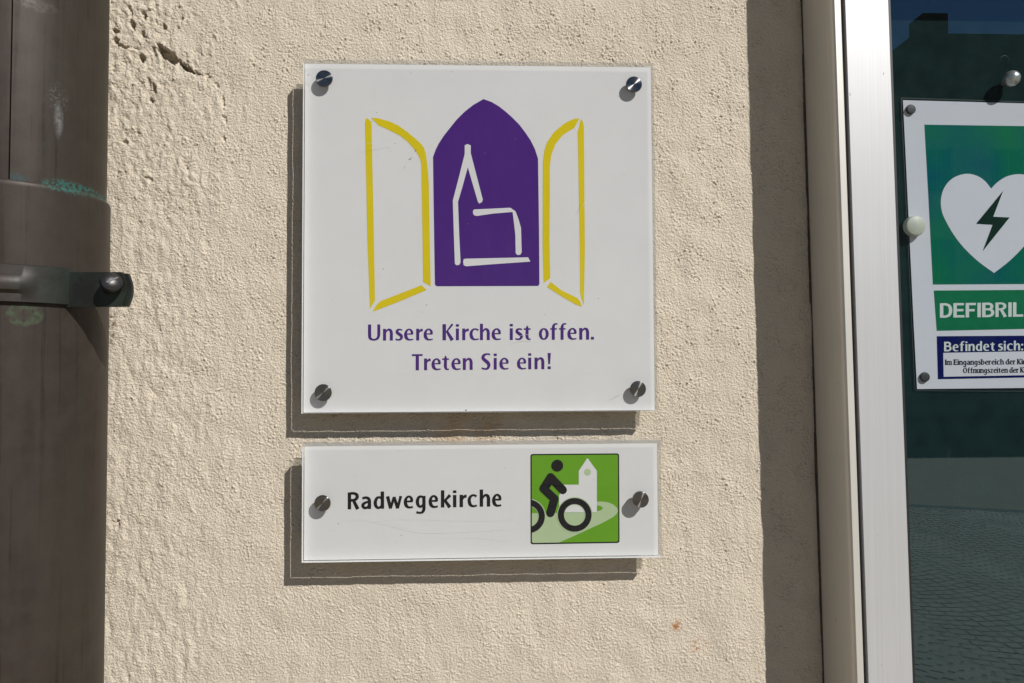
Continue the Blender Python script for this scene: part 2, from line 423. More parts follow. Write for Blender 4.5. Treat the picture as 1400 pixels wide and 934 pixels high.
box('wall', hx0, hx1, -30, -20.8, -0.02, eave, FAR_W, house)
tl = mirror_pt(1251, 46, 22.0).x
rv = [(hx0-.1, -20.7, eave), (hx1+.1, -20.7, eave), (hx1+.1, -30.1, eave), (hx0-.1, -30.1, eave), (tl, -22.0, ridge), (hx1-.9, -22.0, ridge), (hx1-.9, -29, ridge), (tl, -29, ridge)]
roof = mesh('roof', rv, [(0,1,5,4), (1,2,6,5), (2,3,7,6), (3,0,4,7), (4,5,6,7), (3,2,1,0)], FAR_R, house)
cx_ = mirror_pt(1269, 40, 23.2).x
box('chimney', cx_-.42, cx_+.42, -23.6, -22.8, ridge-.6, mirror_pt(1269, 26, 23.2).z, FAR_R, roof)
for fl in (1.0, 3.9, 6.6):
    k = 0
    x = hx0 + 1.0
    while x < hx1 - 1.5:
        if fl + 1.5 < eave - .1:
            wn = box('window', x, x+1.0, -20.82, -20.77, fl, fl+1.4, FAR_F, house)
            box('pane', x+.08, x+.47, -20.765, -20.755, fl+.08, fl+1.32, FAR_G, wn); box('pane', x+.53, x+.92, -20.765, -20.755, fl+.08, fl+1.32, FAR_G, wn)
        x += 2.2

# ================================================================== SIGNS
WHITE = simple('white_backing', (0.80, 0.80, 0.79), 0.55, var=0.02, scale=25, **INK)
PURPLE = simple('purple_ink', lin(80, 36, 126), 0.5, var=0.05, **INK)
YELLOW = simple('yellow_ink', lin(228, 206, 6), 0.5, var=0.03, **INK)
BLACK = simple('black_ink', (0.010, 0.010, 0.013), 0.5, var=0.05, **INK)
GREEN = simple('green_ink', lin(108, 168, 38), 0.5, var=0.03, **INK)
PALE = simple('pale_green_ink', lin(186, 208, 164), 0.5, var=0.02, **INK)
CLEAR = clear('clear_acrylic', (0.81, 0.81, 0.812, 1), 0.035, 0.0, (0.010, 0.008, 0.003))  # front tinted darker so the rim-lit bands on the print look brighter
EDGE = clear('clear_acrylic_lit_edge', (0.985, 0.985, 0.98, 1), 0.03, 0.12, (0.0, 0.0, 0.04))
BACK = clear('back_painted_reflection', (0.80, 0.81, 0.81, 1), 0.03, 0.05, (0.10, 0.0, 0.42), shade=(0.58, 0.59, 0.58, 1))  # even grey stands in for the inner reflection seen in the clear strips
RIM = NT('rim_painted_glow')  # opaque white in place of light glowing out of the rim
RIM.pbr((0.78, 0.79, 0.78, 1), 0.12, 0.0); RIM = RIM.m
def steel():
    t = NT('turned_steel')
    tg = t.n('Tangent'); tg.direction_type = 'RADIAL'; tg.axis = 'Y'
    g = t.n('TexCoord'); sx = t.n('SeparateXYZ'); t.t.links.new(g.outputs['Object'], sx.inputs[0])
    r = t.math('SQRT', t.math('ADD', t.math('MULTIPLY', sx.outputs[0], sx.outputs[0]), t.math('MULTIPLY', sx.outputs[2], sx.outputs[2])))
    rings = t.math('SINE', t.math('MULTIPLY', r, 9000.0))
    rings = t.math('ADD', t.math('MULTIPLY', rings, 0.5), 0.5)
    col = t.mix(rings, (0.17, 0.16, 0.152, 1), (0.26, 0.248, 0.238, 1))
    p = t.pbr(col, 0.27, 1.0, None); p.inputs['Anisotropic'].default_value = 0.95; p.inputs['Anisotropic Rotation'].default_value = 0.25
    t.t.links.new(tg.outputs[0], p.inputs['Tangent']); return t.m
STEEL = steel()
DARKST = simple('dark_steel', (0.10, 0.095, 0.09), 0.4, 0.8)

# stroke-built lettering: (x, y, width) along each pen path, x-height 100
def curve(pts, n=5):
    if len(pts) == 2: return pts
    out = []; P = [pts[0]] + list(pts) + [pts[-1]]
    for i in range(1, len(P) - 2):
        a, b, c, d = [np.array(q, float) for q in P[i-1:i+3]]
        for k in range(n):
            s = k/n; out.append(tuple(0.5*((2*b) + (-a+c)*s + (2*a-5*b+4*c-d)*s*s + (-a+3*b-3*c+d)*s**3)))
    out.append(tuple(P[-2])); return out
GL = {
 'n': (84, [[(13,0,26),(13,100,26)], [(22,66,8),(34,86,14),(50,94,18),(65,85,24),(71,64,26),(71,35,26),(71,0,26)]]),
 'h': (84, [[(13,0,26),(13,140,26)], [(22,66,8),(34,86,14),(50,94,18),(65,85,24),(71,64,26),(71,35,26),(71,0,26)]]),
 'm': (128, [[(12,0,24),(12,100,24)], [(20,68,8),(32,88,15),(48,93,18),(60,80,24),(62,60,24),(62,0,24)], [(70,68,8),(82,88,15),(98,93,18),(110,80,24),(112,60,24),(112,0,24)]]),
 'u': (84, [[(13,100,26),(13,36,26),(20,14,22),(36,6,14),(50,12,14),(62,32,8)], [(71,0,26),(71,100,26)]]),
 'r': (56, [[(13,0,26),(13,100,26)], [(20,60,8),(30,78,15),(42,87,21),(56,88,24)]]),
 'i': (26, [[(13,0,26),(13,100,26)], [(13,116,26),(13,137,26)]]),
 'U': (106, [[(14,138,27),(14,50,27),(20,20,24),(48,7,15),(80,18,21),(92,50,25),(92,138,25)]]),
 's': (64, [[(60,88,12),(40,94,13),(20,87,21),(16,70,25),(32,56,27),(50,42,27),(54,24,24),(42,9,17),(22,6,13),(3,11,15)]]),
 'e': (81, [[(14,55,10),(76,55,11)], [(69,54,22),(67,76,21),(52,93,14),(34,92,14),(19,75,21),(14,50,26),(21,23,27),(38,8,17),(58,6,12),(79,10,10)]]),
 'c': (80, [[(76,84,17),(58,94,13),(36,92,15),(19,75,23),(14,50,26),(21,23,27),(38,8,17),(58,6,12),(80,11,10)]]),
 't': (60, [[(32,122,6),(31,102,22),(30,60,26),(30,30,26),(36,12,20),(46,6,14),(60,7,12)], [(2,93,13),(60,93,13)]]),
 'f': (64, [[(28,0,26),(28,60,26),(28,100,26),(32,123,21),(44,135,14),(64,135,12)], [(2,93,12),(58,93,12)]]),
 'K': (98, [[(15,0,30),(15,138,30)], [(86,138,19),(34,72,12)], [(36,80,20),(84,0,31)]]),
 'T': (92, [[(0,130,16),(92,130,16)], [(46,128,28),(46,0,28)]]),
 'S': (80, [[(76,128,15),(52,134,14),(24,124,23),(15,102,27),(30,82,29),(54,62,30),(66,38,27),(56,13,21),(34,6,15),(4,14,15)]]),
 '!': (26, [[(13,138,28),(13,42,15)], [(13,0,27),(13,24,27)]]),
 '.': (26, [[(13,0,26),(13,24,26)]]),
 ':': (26, [[(13,0,26),(13,24,26)], [(13,70,26),(13,94,26)]]),
 'R': (96, [[(14,0,26),(14,138,26)], [(20,129,18),(52,129,19),(74,116,24),(76,94,25),(56,76,20),(20,73,17)], [(46,75,22),(82,0,28)]]),
 'a': (80, [[(9,86,17),(34,93,17),(56,86,21),(66,64,25),(66,0,25)], [(60,57,14),(36,53,16),(15,38,23),(15,20,23),(30,8,18),(48,13,15),(60,28,12)]]),
 'd': (84, [[(71,0,26),(71,140,26)], [(64,84,14),(46,93,15),(25,85,20),(13,52,26),(20,20,23),(40,7,17),(62,20,14)]]),
 'b': (84, [[(13,0,26),(13,140,26)], [(20,84,14),(38,93,15),(59,85,20),(71,52,26),(64,20,23),(44,7,17),(20,20,14)]]),
 'w': (125, [[(9,100,26),(33,0,22)], [(33,0,18),(62,94,18)], [(62,94,20),(91,0,24)], [(91,0,18),(117,100,20)]]),
 'g': (80, [[(66,98,25),(66,20,25),(65,-14,24),(52,-36,18),(30,-40,15),(4,-35,17)], [(60,86,14),(42,93,15),(23,85,20),(13,54,26),(20,22,22),(38,10,16),(58,24,14)]]),
 'k': (84, [[(13,0,26),(13,140,26)], [(74,100,24),(28,52,14)], [(30,60,18),(72,0,28)]]),
 'o': (84, 'o'), 'O': (110, 'O'),
 'z': (70, [[(4,92,16),(64,92,16)], [(60,92,20),(10,8,20)], [(4,8,16),(68,8,16)]]),
 'D': (100, [[(14,0,28),(14,138,28)], [(14,127,22),(48,127,22),(78,110,25),(87,69,28),(78,28,25),(48,11,22),(14,11,22)]]),
 'E': (90, [[(14,0,28),(14,138,28)], [(14,127,22),(86,127,22)], [(14,70,22),(82,70,22)], [(14,11,22),(90,11,22)]]),
 'F': (86, [[(14,0,28),(14,138,28)], [(14,127,22),(84,127,22)], [(14,68,22),(74,68,22)]]),
 'I': (28, [[(14,0,28),(14,138,28)]]),
 'B': (98, [[(14,0,28),(14,138,28)], [(14,127,22),(54,127,22),(76,116,24),(78,92,25),(60,76,20),(14,75,20)], [(14,74,20),(62,73,20),(84,56,26),(84,30,26),(62,12,22),(14,11,22)]]),
 'L': (84, [[(14,0,28),(14,138,28)], [(14,11,22),(84,11,22)]]),
 'A': (112, [[(8,0,26),(56,138,26)], [(56,138,26),(104,0,26)], [(26,42,20),(86,42,20)]]),
}
def glyph_quads(ch, cw=1.0, add=0.0):
    wd, st = GL[ch]; out = []
    if isinstance(st, str):
        rx, ry, cx, cy = (29.5, 44, 42, 50) if ch == 'o' else (42, 60, 55, 69)
        ring = []
        for k in range(33):
            a = 2*math.pi*k/32; ring.append((cx + rx*math.cos(a), cy + ry*math.sin(a), 12 + 14*abs(math.cos(a))**1.3))
        st = [ring]; raw = True
    else: raw = False
    for s in st:
        P = s if raw else curve(s)
        # low pen contrast for bold grotesque settings
        P = [(x, y, w*cw + add) for x, y, w in P]
        L_, R_ = [], []
        for i, (x, y, w_) in enumerate(P):
            a = P[max(0, i-1)]; b = P[min(len(P)-1, i+1)]
            if raw and i in (0, len(P)-1): a, b = P[-2], P[1]
            tx, ty = b[0]-a[0], b[1]-a[1]; l = math.hypot(tx, ty) or 1; nx_, ny_ = -ty/l, tx/l
            L_.append((x + nx_*w_/2, y + ny_*w_/2)); R_.append((x - nx_*w_/2, y - ny_*w_/2))
        out.append((L_, R_))
    return wd, out
def letter_mesh(name, items, Y, mat, parent, cw=1.0, add=0.0, serif=False):
    """items: (char, x_px, baseline_y_px, unit_px, xscale, slope)"""
    vs, fs = [], []; k = 0
    for ch, px, py, un, xs, sl in items:
        extra = [('o', 0)] if ch == 'Ö' else None
        wd, strokes = glyph_quads('O' if ch == 'Ö' else ch, cw, add)
        if ch == 'Ö': strokes = strokes + [([(22,152),(22,172)], [(44,152),(44,172)]), ([(66,152),(66,172)], [(88,152),(88,172)])]
        if serif:
            for q0, q1 in ([(p[0], p[-1]) for p in GL[ch][1]] if ch in GL and not isinstance(GL[ch][1], str) else []):
                for (x, y, w_) in (q0, q1):
                    if y in (0, 100, 138, 140) and ch not in 'eczs': yy0 = 0 if y == 0 else y - 12; strokes = strokes + [([(x-25, yy0), (x+25, yy0)], [(x-25, yy0+12), (x+25, yy0+12)])]
        for L_, R_ in strokes:
            yy = Y - 0.000006*(k % 6); k += 1; i = len(vs)
            for (a, b) in zip(L_, R_):
                for q in (a, b):
                    dx = q[0]*un*xs; vs.append(B(px + dx, py - q[1]*un - sl*dx, yy))
            n = len(L_)
            for j in range(n-1): fs.append((i+2*j, i+2*j+1, i+2*j+3, i+2*j+2))
    o = mesh(name, vs, fs, mat, parent)
    bm = bmesh.new(); bm.from_mesh(o.data)
    for f in bm.faces:
        f.normal_update()
        if f.normal.y > 0: f.normal_flip()
    bm.to_mesh(o.data); bm.free(); return o
def placed(text, xs_, b0, b1, un, xscale=1.0):
    x0, x1 = xs_[0], xs_[-1]; sl = (b0 - b1)/(x1 - x0)
    return [(ch, x, b0 - sl*(x - x0), un, xscale, sl) for ch, x in zip(text, xs_)]
def flow(text, x0, x1, b0, b1, un, gap=14, space=45, x_clip=None, n_vis=None):
    """run a text from x0 so that its first n_vis characters end at x1"""
    adv = []; x = 0
    for i, ch in enumerate(text):
        if ch == ' ': x += space; adv.append(None)
        else:
            wd = GL['O' if ch == 'Ö' else ch][0]; adv.append(x); x += wd + gap
        if n_vis and i == n_vis - 1: tot = x - gap
    if not n_vis: tot = x - gap
    sc = (x1 - x0)/(tot*un); sl = (b0 - b1)/(x1 - x0)
    return [(ch, x0 + a*un*sc, b0 - sl*a*un*sc, un, sc, sl) for ch, a in zip(text, adv) if a is not None]

def plate(parent, x0, x1, z1, z0, yf, th, depth, inl, int_, inr, inb):
    """clear acrylic block; light enters the top and right rims and opaque white left and bottom ones imitate trapped light"""
    yb = yf + th
    zt = z1 - int_
    v = [(x0,yf,z0),(x1,yf,z0),(x1,yf,z1),(x0,yf,z1),(x0,yb,z0),(x1,yb,z0),(x1,yb,z1),(x0,yb,z1),(x0,yf,zt),(x0,yb,zt),
         (x0,yf+depth,z0),(x1,yf+depth,z0),(x0,yf+depth,zt)]
    o = mesh('clear_plate', v, [(0,1,2,3,8),(5,4,9,7,6),(3,2,6,7),(1,11,5,6,2),(10,0,8,12),(10,11,1,0),(9,12,8,3,7),(4,10,12,9),(4,5,11,10)], CLEAR, parent)
    o.data.materials.append(EDGE); o.data.materials.append(RIM); o.data.materials.append(BACK)
    for i, m_ in enumerate((0, 3, 1, 1, 2, 2, 1, 1, 1)): o.data.polygons[i].material_index = m_
    box('white_backing', x0+inl, x1-inr, yf+depth, yf+depth+0.0004, z0+inb, z1-int_, WHITE, parent)
    # fine polished arris along the front edges
    return o
def cap(parent, u, v, yf, r, h, gap_y, tilt=0):
    p = B(u, v, yf - h)
    bm = bmesh.new(); c0 = (0, 0, 0)
    lathe(bm, [(r*0.95, 0.0001), (r, 0.0003), (r, h-0.0003), (r-0.0003, h), ], c0, n=56)
    o = from_bm('screw_cap', bm, STEEL, parent, True)
    o.location = Vector((p.x, yf, p.z)) - parent.location; o.matrix_parent_inverse = Matrix()
    # separate thin washer line and the spacer behind the plate
    bm = bmesh.new(); lathe(bm, [(r*1.02, 0), (r*1.02, 0.0004)], (p.x, yf, p.z), n=40); from_bm('washer', bm, DARKST, o if False else parent, True)
    bm = bmesh.new(); lathe(bm, [(r*0.8, -gap_y), (r*0.8, -0.0082)], (p.x, yf, p.z), n=28); from_bm('spacer', bm, DARKST, parent, True)

# ---- upper sign
Y1 = -0.020
s1 = thing('church_sign', 'large square clear acrylic sign with purple arched window, yellow shutters and "Unsere Kirche ist offen"', 'sign', (0.15, Y1, Z0 - 0.30))
plate(s1, 0.0, 0.300, Z0, Z0 - 0.300, Y1, 0.008, 0.005, 0.0005, 0.0016, 0.0014, 0.0005)
P1 = Y1 + 0.005 - 0.00012                     # plane of the printing
c3 = lambda L: [(380 + a/3.336, 60 + b/3.336) for a, b in L]
c4 = lambda L: [(640 + a/3.336, 60 + b/3.336) for a, b in L]
c5 = lambda L: [(380 + a/3.336, 330 + b/3.336) for a, b in L]
c6 = lambda L: [(640 + a/3.336, 330 + b/3.336) for a, b in L]
c7 = lambda L: [(480 + a/7.783, 150 + b/7.783) for a, b in L]
c8 = lambda L: [(580 + a/4.247, 180 + b/4.247) for a, b in L]
arch = [(592,215),(595.5,205),(600,196),(606.5,186),(614,176.5),(624,164),(635,153),(647,143.6),(661,135.5),(672,139.5),(682,145.4),(691,152.4),(700,160.4),(710,170.5),(718,181),(725.5,192),(731.4,204),(735.6,217)] + c8([(662,230),(667,600),(669,885),(662,896),(72,898),(62,888),(56,500)])
poly_px('arched_window', [arch], P1, PURPLE, s1)
lines = [c8([(235,80),(250,72),(270,80),(270,125),(305,260),(340,395),(335,410),(318,418),(310,403),(253,207),(222,320),(196,408),(203,600),(211,760),(203,774),(187,776),(178,767),(172,600),(166,400),(200,270),(235,130)]),
         c8([(283,460),(290,452),(400,447),(500,442),(530,463),(548,510),(562,560),(566,700),(558,715),(541,717),(531,706),(529,600),(520,520),(513,467),(400,476),(305,490),(290,486),(283,475)]),
         c8([(228,742),(240,738),(603,730),(616,755),(400,770),(245,782),(230,777),(226,760)])]
poly_px('chapel_outline', lines, P1 - 0.0001, WHITE, s1)
shut_l = [[*c7([(148,135),(153,110),(165,88),(190,105),(218,135),(225,500),(235,934)]), (511.3,330), *c5([(443,270),(420,308)]), (502.3,330)],
          [*c7([(215,88),(260,87),(300,95),(400,122),(500,168),(600,238),(700,322),(745,365),(775,405),(795,470),(808,560),(820,680),(828,800)]), (587.6,330), *c5([(697,205),(662,185)]), (577.8,330),
           *c7([(750,800),(748,600),(740,540),(720,490),(680,430),(600,340),(520,275),(400,215),(290,165)])],
          c5([(432,318),(450,290),(470,272),(655,200),(678,222),(560,272),(440,318)])]
poly_px('shutter_outline', shut_l, P1, YELLOW, s1, 0.00001)
shut_r = [[*c4([(508,340),(485,342),(455,354),(430,370),(390,405),(360,448),(347,490),(341,540),(340,934)]), *c6([(343,120),(345,190),(375,168),(371,0)]), *c4([(373,700),(373,560),(380,505),(400,455),(435,413),(485,383)])],
          [*c4([(515,342),(524,355),(528,375),(533,934)]), *c6([(531,150),(528,290),(520,268),(511,235),(509,0)]), *c4([(502,500),(500,400)])],
          c6([(376,185),(360,208),(430,253),(490,288),(520,298),(512,275),(498,258),(430,226)])]
poly_px('shutter_outline', shut_r, P1, YELLOW, s1, 0.00001)
un = 16.0/100
ln1 = placed('UnsereKircheistoffen.', [503.1,523.7,540.3,552.3,569,579,605,623.3,632,641.8,656.2,672,697,704.2,715.8,736.8,752,764,775.6,792,807.9], 465.8, 464.4, un)
letter_mesh('lettering', ln1, P1, PURPLE, s1)
ln2 = placed('TretenSieein!', [563.2,579.8,589.8,604.2,617,632.8,657.9,675,682.6,706.6,722.2,730.8,748.8], 506.4, 504.8, un)
letter_mesh('lettering', ln2, P1, PURPLE, s1)
for (u, v, r) in ((443,107,.0070), (867,115,.0068), (441.5,537,.0070), (872.5,532,.0067)): cap(s1, u, v, Y1, r, 0.0011, 0.020)

def scratch(parent, Y, lines, col):
    vs, fs = [], []
    for pts, wpx in lines:
        i = len(vs)
        for k, (u, v) in enumerate(curve(pts, 8)):
            w_ = wpx*(0.35 + 0.65*math.sin(math.pi*min(1, (k+1)/(len(pts)*8)))); vs += [B(u, v - w_/2, Y), B(u + (0.3*w_ if abs(pts[-1][1]-pts[0][1]) > abs(pts[-1][0]-pts[0][0]) else 0), v + w_/2, Y)]
        for k in range((len(vs)-i)//2 - 1): fs.append((i+2*k, i+2*k+1, i+2*k+3, i+2*k+2))
    return tag(mesh('scratches', vs, fs, col, parent), kind='stuff')
def c_(p): return p
SCR = simple('scratched_acrylic', (0.52, 0.52, 0.51), 0.7, var=0.1)
DIRT = simple('dried_dirt', (0.10, 0.09, 0.075), 0.9)
scratch(s1, Y1 - .0001, [([(484,200),(505,196),(540,190)], .25), ([(420,97),(424,101),(429,106)], .7), ([(796,284),(799,277),(802,269)], .6), ([(838,541),(848,535),(856,531)], .5), ([(705,462),(716,458),(733,457)], .35), ([(518,95),(518.3,110),(518.6,126)], .5)], SCR)
def specks(parent, Y, L):
    tag(poly_px('dirt_specks', [circ(u, v, r_, 7) for u, v, r_ in L], Y, DIRT, parent), kind='stuff')
specks(s1, Y1 - .00012, [(559.5,218,.8),(540,196,.6),(421.5,102.5,.8),(515,154,.6),(562,100,.6),(524,368,.7),(583,417,.7),(818,408,.6),(705,190,.8),(663,209,.7),(640,306,.8),(618,98,.6),(854,120,.6),(637,561,1.2),(568.5,205,.9),(567.5,207,.7),(472,252,.5),(745,430,.5),(455,410,.5),(853,240,.5)])

# ---- lower sign
Y2 = -0.0225
q1 = B(413.2, 606, Y2); q2 = B(903.4, 604.6, Y2); q3 = B(412.4, 769.5, Y2)
s2 = thing('cycle_church_sign', 'narrow clear acrylic sign reading "Radwegekirche" with a green cyclist pictogram', 'sign', ((q1.x+q2.x)/2, Y2, q3.z))
plate(s2, q1.x, q2.x, q1.z, q3.z, Y2, 0.009, 0.0058, 0.0005, 0.0034, 0.0020, 0.0005)
P2 = Y2 + 0.0058 - 0.00012
RAD = placed('Radwegekirche', [475.4,494,510.9,528.4,552,568.5,586,603,619.5,628.5,639.3,656,672.7], 696.5, 692.6, 0.168)
RAD = [(c, x, y, u_, 0.95 if c in 'ce' else 1.0, s_) for c, x, y, u_, xs_, s_ in RAD]
letter_mesh('lettering', RAD, P2, BLACK, s2, 0.80, 7)
k8 = lambda L: [(700 + a/6.67, 610 + b/6.67) for a, b in L]
poly_px('pictogram_border', [rrect(*k8([(168,72),(977,66),(981,883),(170,896)]), 3.6)], P2, BLACK, s2)
poly_px('pictogram_field', [rrect(*k8([(180,84),(966,78),(969,871),(181,884)]), 2.6)], P2 - .00006, GREEN, s2)
path_ = [(181,612),(430,610),(775,603),(775,506),(830,506),(880,514),(925,533),(955,560),(967,590),(955,617),(925,645),(870,676),(800,712),(700,757),(560,822),(430,879),(200,883),(182,876)]
poly_px('pictogram_path', [k8(path_)], P2 - .00012, PALE, s2)
poly_px('pictogram_meadow', [k8([(776,540),(800,543),(822,554),(828,567),(820,580),(800,588),(776,593)])], P2 - .00018, GREEN, s2)
poly_px('pictogram_church', [k8([(430,606),(430,450),(470,352),(609,352),(609,226),(688,108),(774,226),(774,602)])], P2 - .00018, WHITE, s2)
PC = lambda cx, cy, r, n=40: k8(circ(cx, cy, r, n))
poly_px('pictogram_clock', [PC(688, 238, 32)], P2 - .00024, PALE, s2)
def ring(cx, cy, ro, ri, xmin=None, n=56):
    polys = []
    for k in range(n):
        a0, a1 = 2*math.pi*k/n, 2*math.pi*(k+1)/n
        q = [(cx + ro*math.cos(a0), cy + ro*math.sin(a0)), (cx + ro*math.cos(a1), cy + ro*math.sin(a1)), (cx + ri*math.cos(a1), cy + ri*math.sin(a1)), (cx + ri*math.cos(a0), cy + ri*math.sin(a0))]
        if xmin is not None:
            if max(p[0] for p in q) <= xmin: continue
            q = [(max(p[0], xmin), p[1]) for p in q]
        polys.append(k8(q))
    return polys
poly_px('pictogram_halo', ring(572,627,162,92) + ring(146,640,162,92,181), P2 - .00030, PALE, s2)
def capsule(x0, y0, x1, y1, r):
    a = math.atan2(y1-y0, x1-x0)
    return k8([(x1 + r*math.cos(a - math.pi/2 + math.pi*k/12), y1 + r*math.sin(a - math.pi/2 + math.pi*k/12)) for k in range(13)] +
              [(x0 + r*math.cos(a + math.pi/2 + math.pi*k/12), y0 + r*math.sin(a + math.pi/2 + math.pi*k/12)) for k in range(13)])
poly_px('pictogram_wheel', ring(572,627,154,98), P2 - .00036, BLACK, s2)
poly_px('pictogram_wheel', ring(146,640,154,98,181), P2 - .00036, BLACK, s2)
poly_px('pictogram_rider', [PC(413,178,54), capsule(352,284,463,400,38), capsule(352,284,288,384,37), capsule(350,300,300,384,37), capsule(288,386,388,482,38), capsule(388,482,351,609,38)], P2 - .00036, BLACK, s2, .00001)
for (u, v, r, h) in ((440.5,688.5,.0066,.0014), (876.5,683.5,.0066,.0036)): cap(s2, u, v, Y2, r, h, 0.0225)

scratch(s2, Y2 - .0001, [([(470,704),(505,703),(545,712),(580,720),(630,720),(700,716)], .2), ([(500,707),(560,702),(640,704),(715,703)], .16), ([(522,716),(523,718),(522,721)], .7), ([(600,728),(650,727),(705,732)], .15)], SCR)
specks(s2, Y2 - .00012, [(462.5,716,.7),(548.5,732,.7),(446,700,.5),(554,607,.7),(741,662,.6),(690,640,.5),(812,655,.5)])

# ================================================================== SHOW CASE
ALU = aluminium('anodised_aluminium'); ALU2 = aluminium('anodised_casing', (0.66, 0.63, 0.57))
RUB = simple('black_rubber', (0.012, 0.012, 0.014), 0.5)
BOARD = simple('green_board', (0.0105, 0.0235, 0.0230), 0.9, var=0.2, scale=60, bump=0.3, bs=900, **INK)
GLASS = clear('show_case_glass', (0.90, 0.93, 0.93, 1), 0.15, 0.0, (0.008, 0.002, 0.0), coat=(0.62, 0.86, 1.0, 1))
def edge_line(ut, ub, Y):          # world x at mid height and tilt of a frame edge
    a, b = B(ut, 0, Y), B(ub, 934, Y); return a, b
TILT = 0.0131
zmid = Z0 - 0.24
def X_at(u, Y, v=467):             # local x of a frame edge (leaning frame) seen at pixel (u, v)
    p = B(u, v, Y); return p.x + TILT*(p.z - zmid)
z_top = B(1300, -20, -0.05).z; z_bot = Z0 - 0.98; x_right = X_at(1216, -0.05) + 0.62
case = thing('show_case', 'glazed aluminium notice case on the wall, right of the signs', 'display case', (X_at(1109, 0), 0, z_bot))
def lean(x, z): return x - TILT*(z - zmid)
def member(bm, x0, x1, y0, y1, z0, z1):
    v = [bm.verts.new((lean(x, z), y, z)) for x in (x0, x1) for y in (y0, y1) for z in (z0, z1)]
    for f in ((0,1,3,2),(4,6,7,5),(0,4,5,1),(2,3,7,6),(0,2,6,4),(1,5,7,3)): bm.faces.new([v[i] for i in f])
def frame_rect(name, x0, x1, z0, z1, wd, y0, y1, mat, bev=0.0012, wt=None):
    wt = wt or wd; bm = bmesh.new()
    member(bm, x0, x0+wd, y0, y1, z0, z1); member(bm, x1-wd, x1, y0, y1, z0, z1)
    member(bm, x0+wd+.0002, x1-wd-.0002, y0+.0002, y1-.0002, z1-wt, z1); member(bm, x0+wd+.0002, x1-wd-.0002, y0+.0002, y1-.0002, z0, z0+wt)
    return from_bm(name, bm, mat, case, True, bev, 3)
FY = -0.057
xc0 = X_at(1110, 0.0); 
xd0, xd1 = X_at(1171.8, FY-.002), X_at(1231, FY-.002)       # door stile
z1c = z_top + 0.072; z0c = z_bot
# casing: a rounded side profile ending in a narrow front lip
xl = xc0; xlip = X_at(1166, FY)
def casing_profile():
    pts = [(xl, 0.003), (xl, -0.030)]
    for k in range(9):
        a = math.pi/2*k/8; pts.append((xl + 0.0008*(1 - math.cos(a)), -0.030 - 0.024*math.sin(a)))
    pts += [(xl+0.0012, -0.0557), (xl+0.0024, FY), (xlip-0.0008, FY), (xlip, FY+0.0008), (xlip, -0.010), (xlip, 0.003)]
    return pts
bm = bmesh.new(); prof = casing_profile()
lo = [bm.verts.new((lean(x, z0c), y, z0c)) for x, y in prof]; hi = [bm.verts.new((lean(x, z1c), y, z1c)) for x, y in prof]
for i in range(len(prof)): j = (i+1) % len(prof); bm.faces.new((lo[i], lo[j], hi[j], hi[i]))
bm.faces.new(lo); bm.faces.new(hi[::-1])
wc = xlip - xl
xr1 = x_right + (xd1-xd0) + 0.006 + wc
pr = [(xr1 - (x - xl), y) for x, y in prof]
lo = [bm.verts.new((lean(x, z0c), y, z0c)) for x, y in pr]; hi = [bm.verts.new((lean(x, z1c), y, z1c)) for x, y in pr]
for i in range(len(pr)): j = (i+1) % len(pr); bm.faces.new((lo[i], hi[i], hi[j], lo[j]))
bm.faces.new(lo[::-1]); bm.faces.new(hi)
member(bm, xlip+.0002, xr1-wc-.0002, FY+.0003, 0.003, z1c-wc, z1c-.0002); member(bm, xlip+.0002, xr1-wc-.0002, FY+.0003, 0.003, z0c+.0002, z0c+wc)
from_bm('casing', bm, ALU2, case, True)
frame_rect('door_frame', xd0, xr1 - (xd0 - xl), z0c + (xd0-xl), z1c - (xd0-xl), xd1-xd0, FY-.002, -0.020, ALU, 0.0036)
frame_rect('door_seal', xd1+.0001, xr1 - (xd1 - xl)-.0001, z0c+(xd1-xl)+.0001, z1c-(xd1-xl)-.0001, 0.0026, FY-.0008, FY+.0055, RUB, 0.0006)
frame_rect('rubber_gap', xlip+.0004, xr1-wc-.0004, z0c+wc+.0004, z1c-wc-.0004, xd0-xlip-.0008, -0.036, -0.022, RUB, 0)
bm = bmesh.new(); GY = FY + 0.006
member(bm, xd1-.001, xr1-(xd1-xl)+.001, GY, GY+.0001, z0c+(xd1-xl)-.001, z1c-(xd1-xl)+.001)
bm.faces.ensure_lookup_table()
pane = from_bm('glass_pane', bm, GLASS, case)
# keep one reflecting sheet: drop the back and rims of the pane
bm = bmesh.new(); bm.from_mesh(pane.data)
bmesh.ops.delete(bm, geom=[f for f in bm.faces if f.normal.y > -0.9], context='FACES'); bm.to_mesh(pane.data); bm.free()
BY = -0.022
bm = bmesh.new(); member(bm, xlip, xr1-wc, BY, BY+.006, z0c+wc, z1c-wc); from_bm('back_board', bm, BOARD, case)

bm = bmesh.new()
rngj = random.Random(3); zz = z0c; 
while zz < z1c:
    ln = rngj.uniform(.02, .06); wj = rngj.choice((.0002, .0005, .0007, .0010)); member(bm, xl - wj, xl + .0001, -.0030, .0005, zz, min(zz + ln, z1c)); zz += ln + .0001
tag(from_bm('joint_gap', bm, simple('joint_shadow_line', (0.07, 0.052, 0.036), 0.95, var=0.4, scale=200), case), kind='stuff')  # brown strips put in for the dark shadow line along the casing

GSC = simple('glass_scratch', (0.10, 0.11, 0.11), 0.7)
scratch(case, GY - .0004, [([(1297,613),(1297.2,625),(1296.6,636)], .5), ([(1261,872),(1290,871),(1318,871.5)], .3), ([(1367,87),(1368.5,79),(1373,76),(1378,78),(1380.5,86)], .3)], GSC)

